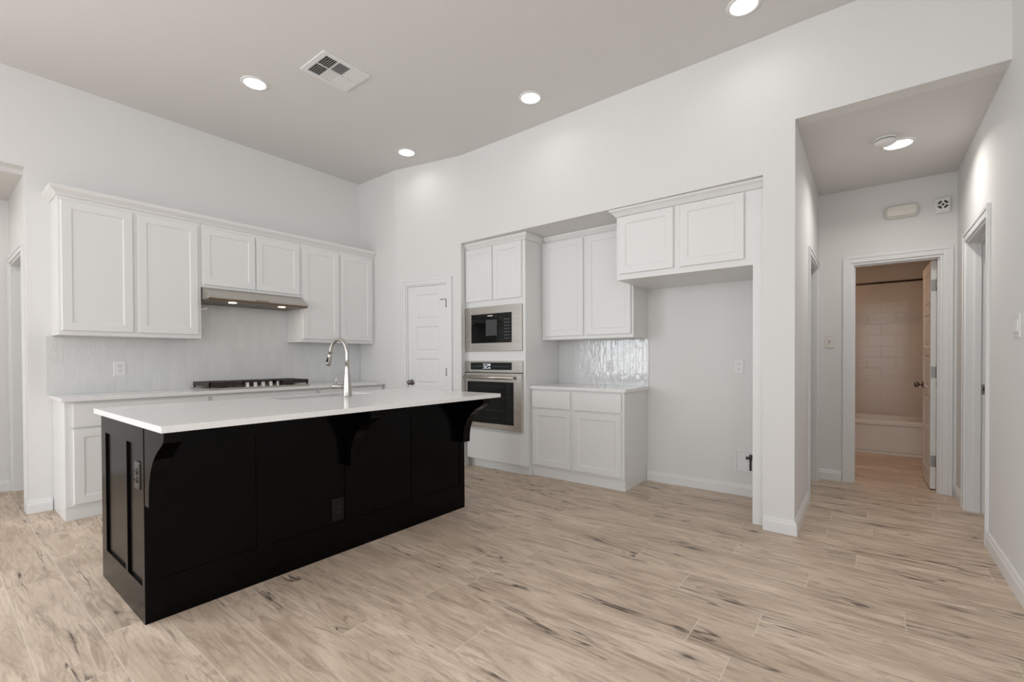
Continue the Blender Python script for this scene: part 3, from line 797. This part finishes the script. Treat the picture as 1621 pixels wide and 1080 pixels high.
# ------------------------------------------------------------------ wall plates and small fittings
def duplex(name, label, loc, rz, w_=.075, h_=.118, mplate=None, mslot=None, gang=1, kind='outlet', group=None, horizontal=False):
    t = thing(name, label, 'switch' if kind == 'switch' else 'outlet', loc, rz, group)
    mp = mplate or M_PLATE
    bm = B(); rounded(bm, w_, h_, .006, .005); obj('cover_plate', bm, mp, t)
    for g in range(gang):
        cx = (g-(gang-1)/2)*.046
        if kind == 'outlet':
            for cz in (-.0195, .0195):
                bm = B(); rounded(bm, .034, .029, .0025, .010, -.006, cx, cz); s = obj('receptacle', bm, mp, t)
                bm = B()
                for dx in (-.0065, .0065): box(bm, cx+dx-.0012, cx+dx+.0012, -.0092, -.0084, cz-.001, cz+.008)
                lathe(bm, [(.0025, 0), (.0025, .0008)], 8, Matrix.Translation((cx, -.0084, cz-.008)) @ Matrix.Rotation(PI/2, 4, 'X'))
                obj('slots', bm, mslot or M_SLOT, s)
        else:
            bm = B(); rounded(bm, .033, .066, .004, .003, -.006, cx, 0); obj('rocker', bm, mp, t)
    return t
M_OUTB = mat('black_outlet', (.004, .004, .004), .25, spec=.3)
M_OUTS = mat('dark_chrome_outlet', (.10, .095, .09), .22, .8)
duplex('wall_outlet', 'white duplex outlet on the tile backsplash left of the cooktop', (1.065, YA-.0092, 1.124), 0, .085, .130, gang=1)
duplex('wall_outlet', 'white outlet on the tile backsplash above the short worktop', (4.3606, 2.108, 1.116), RZB)
duplex('wall_outlet', 'white outlet high on the wall inside the empty fridge recess', (4.3695, .884, 1.120), RZB)
duplex('island_outlet', 'black outlet low on the seating side of the black island', (1.563, IY0+.004, .273), 0, .080, .135, M_OUTB)
o = duplex('island_outlet', 'dark metallic outlet on the left end panel of the black island', (IX0+.0095, 2.672, .661), -PI/2, .078, .125, M_OUTS)
o.scale = (1, 2.0, 1)
duplex('light_switch', 'white double rocker switch on the right-hand wall at the frame edge', (3.432, -.6055, 1.354), PI, .118, .125, gang=2, kind='switch')
t = thing('light_switch', 'single ivory switch plate on the hall wall left of the bathroom door', 'switch', (5.4395, .292, 1.352), RZB)
bm = B(); rounded(bm, .078, .125, .006, .005); obj('cover_plate', bm, M_BEIGE, t)
bm = B(); box(bm, -.005, .005, -.018, -.006, -.010, .012); obj('toggle', bm, M_HINGE, t)
# doorbell chime and square alarm over the bathroom door
t = thing('doorbell_chime', 'long rounded white doorbell chime box above the bathroom door', 'doorbell chime', (5.4395, -.237, 2.512), RZB)
bm = B(); rounded(bm, .235, .118, .045, .035); obj('cover', bm, M_BEIGE, t)
bm = B(); rounded(bm, .205, .088, .006, .028, -.045); obj('front_panel', bm, M_BEIGE, t)
t = thing('wall_alarm', 'small square white alarm sounder near the hall corner above the bathroom door', 'alarm', (5.4395, -.510, 2.512), RZB)
bm = B(); rounded(bm, .105, .135, .03, .012); hs = obj('housing', bm, M_PLATE, t)
bm = B()
for q in range(4):
    a0 = q*PI/2+.25
    pts = [(math.cos(a0+u*1.07)*r, math.sin(a0+u*1.07)*r) for r, us in ((.037, (0, .25, .5, .75, 1)), (.020, (1, .75, .5, .25, 0))) for u in us]
    a = [bm.verts.new((p[0], -.0305, p[1])) for p in pts]; b = [bm.verts.new((p[0], -.0295, p[1])) for p in pts]
    bm.faces.new(a); bm.faces.new(b[::-1])
    for i in range(len(pts)): bm.faces.new((a[i], b[i], b[(i+1) % len(pts)], a[(i+1) % len(pts)]))
lathe(bm, [(.010, 0), (.010, .001)], 14, Matrix.Translation((0, -.0297, 0)) @ Matrix.Rotation(PI/2, 4, 'X'))
obj('speaker_slots', bm, M_SLOT, hs)
# recessed water box in the fridge recess
t = thing('water_supply_box', 'recessed white water box with a black valve, low in the fridge recess', 'water box', (4.3695, .822, .301), RZB)
bm = B()
for x0, x1, z0, z1 in ((-.095, -.080, -.095, .095), (.080, .095, -.095, .095), (-.080, .080, -.095, -.080), (-.080, .080, .080, .095)): box(bm, x0, x1, -.010, 0, z0, z1)
obj('flange', bm, M_PLATE, t, bevel=.002)
bm = B(); box(bm, -.080, .080, -.002, -.0002, -.080, .080); obj('back', bm, mat('box_inside', (.84, .84, .84), .5), t)
bm = B(); tube(bm, [(.03, -.010, -.075), (.03, -.010, .03)], .008, 10); box(bm, -.005, .055, -.022, -.006, .020, .042); box(bm, .022, .05, -.026, -.006, .03, .062); obj('valve', bm, M_BLACKP, t)

# ------------------------------------------------------------------ ceiling fittings
def czAt(y):
    for (a, za), (b, zb) in zip(ys[:-1], ys[1:]):
        if a <= y <= b: return za+(zb-za)*(y-a)/(b-a)
def downlight(x, y, z, r, label, power, grp):
    t = thing('recessed_downlight', label, 'ceiling light', (x, y, z), 0, grp)
    bm = B(); lathe(bm, [(r+.022, -.0005), (r+.020, -.006), (r+.002, -.008), (r, -.004)], 40, cap0=False, cap1=False); obj('trim_ring', bm, M_PLATE, t)
    bm = B(); lathe(bm, [(r+.001, -.0045), (r*.6, -.006), (.004, -.0065)], 40, cap0=False); obj('lens', bm, M_LED, t)
    if power:
        a = area('downlight_beam', (0, 0, -.012), (0, 0, 0), r*1.8, 0, power, (1, .965, .92), 'DISK', math.radians(150)); a.parent = t
DL_ = [(1.675, 3.915, 'round recessed ceiling light left of the ceiling vent'),
       (3.235, 3.935, 'round recessed ceiling light farthest away, above the pantry door corner'),
       (3.205, 2.275, 'round recessed ceiling light right of the ceiling vent, above the oven wall'),
       (3.195, .622, 'round recessed ceiling light cut by the top edge of the picture')]
for x, y, lb in DL_: downlight(x, y, czAt(y), .078, lb, 1.3, 'recessed lights in the kitchen ceiling')
downlight(4.475, -.175, HZ, .082, 'bright round light on the lower hall ceiling beside the smoke detector', 15, None)
t = thing('smoke_detector', 'round white smoke detector on the hall ceiling beside the lit lamp', 'smoke detector', (4.31, -.095, HZ))
bm = B(); lathe(bm, [(.070, -.0005), (.070, -.010), (.060, -.013), (.060, -.019), (.068, -.021), (.066, -.036), (.050, -.046), (.006, -.048)], 36, cap1=True); obj('cover', bm, M_PLATE, t)
bm = B(); lathe(bm, [(.0645, -.0135), (.0645, -.0185)], 36, cap0=False, cap1=False); obj('vent_slot', bm, mat('grey_slot', (.25, .25, .24), .6), t)
# supply vent
VX, VY = 1.992, 3.262
t = thing('ceiling_vent', 'white rectangular louvred air vent in the kitchen ceiling', 'air vent', (VX, VY, czAt(VY)))
bm = B(); hx, hy = .193, .170; cx = [-.150, -.052, -.046, .050, .056, .150]; cy_ = [-.132, -.004, .004, .132]
fx = .155; fy = .134
for x0, x1, y0, y1 in ((-hx, -fx, -hy, hy), (fx, hx, -hy, hy), (-fx, fx, -hy, -fy), (-fx, fx, fy, hy)): box(bm, x0, x1, y0, y1, -.010, -.0005)
box(bm, -fx, fx, -.004, .004, -.009, -.002)
for x in (-.053, .050): box(bm, x-.004, x+.004, -fy, fy, -.009, -.002)
obj('frame', bm, M_PLATE, t, bevel=.001)
bm = B(); box(bm, -fx, fx, -fy, fy, -.0017, -.0004); obj('duct_backing', bm, M_DARK, t)
def slats(x0, x1, y0, y1, ang, along, n, wd=.012):
    bm = B()
    for i in range(n):
        c = (i+.5)/n
        dz = math.sin(ang)*wd/2; dxy = math.cos(ang)*wd/2
        if along == 'y':
            x = x0+(x1-x0)*c; v = [(x-dxy, y0, -.0055-dz), (x+dxy, y0, -.0055+dz), (x+dxy, y1, -.0055+dz), (x-dxy, y1, -.0055-dz)]
        else:
            y = y0+(y1-y0)*c; v = [(x0, y-dxy, -.0055-dz), (x0, y+dxy, -.0055+dz), (x1, y+dxy, -.0055+dz), (x1, y-dxy, -.0055-dz)]
        a = [bm.verts.new(p) for p in v]; b = [bm.verts.new((p[0], p[1], p[2]+.0008)) for p in v]
        bm.faces.new(a); bm.faces.new(b[::-1])
        for k_ in range(4): bm.faces.new((a[k_], b[k_], b[(k_+1) % 4], a[(k_+1) % 4]))
    return obj('louvre_bank', bm, M_PLATE, t)
A_ = math.radians(38)
for y0, y1 in ((-.134, -.004), (.004, .134)):
    slats(-.155, -.057, y0, y1, math.radians(66), 'y', 6, .009); slats(.054, .155, y0, y1, -math.radians(28), 'y', 6, .0135)
slats(-.049, .046, -.134, -.004, math.radians(66), 'x', 8, .009); slats(-.049, .046, .004, .134, -math.radians(28), 'x', 8, .0125)

# ------------------------------------------------------------------ bathroom
t = thing('bathtub', 'white alcove bathtub seen through the bathroom doorway', 'bathtub', (7.255, 0, 0))
bm = B()
def trg(x0, x1, y0, y1, z, ch=.0): return [bm.verts.new(p) for p in ((x0, y0, z), (x1, y0, z), (x1, y1, z), (x0, y1, z))]
XD, Y0_, Y1_ = .763, -.748, .798
R = [trg(.012, XD, Y0_, Y1_, .035), trg(.012, XD, Y0_, Y1_, .355), trg(0, XD, Y0_, Y1_, .362), trg(0, XD, Y0_, Y1_, .405), trg(.012, XD, Y0_, Y1_, .415), trg(.075, XD-.05, Y0_+.08, Y1_-.08, .415), trg(.13, XD-.1, Y0_+.16, Y1_-.22, .10)]
for a in range(6):
    for i in range(4): bm.faces.new((R[a][i], R[a][(i+1) % 4], R[a+1][(i+1) % 4], R[a+1][i]))
bm.faces.new(R[-1]); bm.faces.new(R[0])
obj('tub_shell', bm, M_TUB, t, bevel=.006)
bm = B(); box(bm, -.012, .012, Y0_, Y1_, 0, .035); obj('skirt_base', bm, M_TUB, t, bevel=.003)
bm = B(); box(bm, 8.005, 8.0195, -.7495, .7995, .415, 2.215); box(bm, 7.255, 8.005, .785, .7995, .415, 2.215); box(bm, 7.255, 8.005, -.7495, -.735, .415, 2.215); box(bm, 7.99, 8.005, -.735, .785, 2.20, 2.222)
tag(obj('shower_surround', bm, M_SURR), 'white tile-pattern shower wall surround above the bathtub', 'shower surround')
bm = B(); tube(bm, [(7.28, -.735, 2.118), (7.28, .785, 2.118)], .0125, 14)
for y in (-.733, .783): tube(bm, [(7.28, y-.002, 2.118), (7.28, y+.002, 2.118)], .03, 18)
tag(obj('shower_rod', bm, M_ROD), 'dark shower curtain rod across the tub alcove', 'shower rod')
bm = B(); box(bm, 7.246, 7.256, -.45, .798, 0, .02)
struct('trim_1', bm, M_TRIM)
t = thing('bathroom_light', 'warm bathroom ceiling light out of direct view', 'ceiling light', (6.5, .25, 2.62))
bm = B(); lathe(bm, [(.12, -.0005), (.12, -.02), (.09, -.045), (.01, -.055)], 28); obj('shade', bm, mat('warm_shade', (1, .9, .75), .5, emit=(1, .72, .45), es=2), t)
a = area('bathroom_lamp', (0, 0, -.07), (0, 0, 0), .22, 0, 12, (1, .60, .36), 'DISK'); a.parent = t
# the hood lamps and unseen area lights inside the side rooms
for x in (.235, .70):
    a = area('hood_beam', (1.596+x, YA-.376, 1.733), (0, 0, 0), .05, 0, .5, (1, .86, .66), 'DISK')
area('bedroom_area_light', (4.5, -2.9, 1.5), (PI/2, 0, 0), 1.2, 1.2, 12, DAY)  # unseen area light in a room without window openings
area('laundry_area_light', (1.2, 5.85, 2.4), (0, 0, 0), .5, .5, 5, DAY)  # unseen area light facing down under a closed ceiling
area('hallway_fill', (-.3, 5.8, 2.60), (0, 0, 0), .4, .4, 9, (1, .97, .93))  # unseen fill under the hallway ceiling, raised to brighten its walls
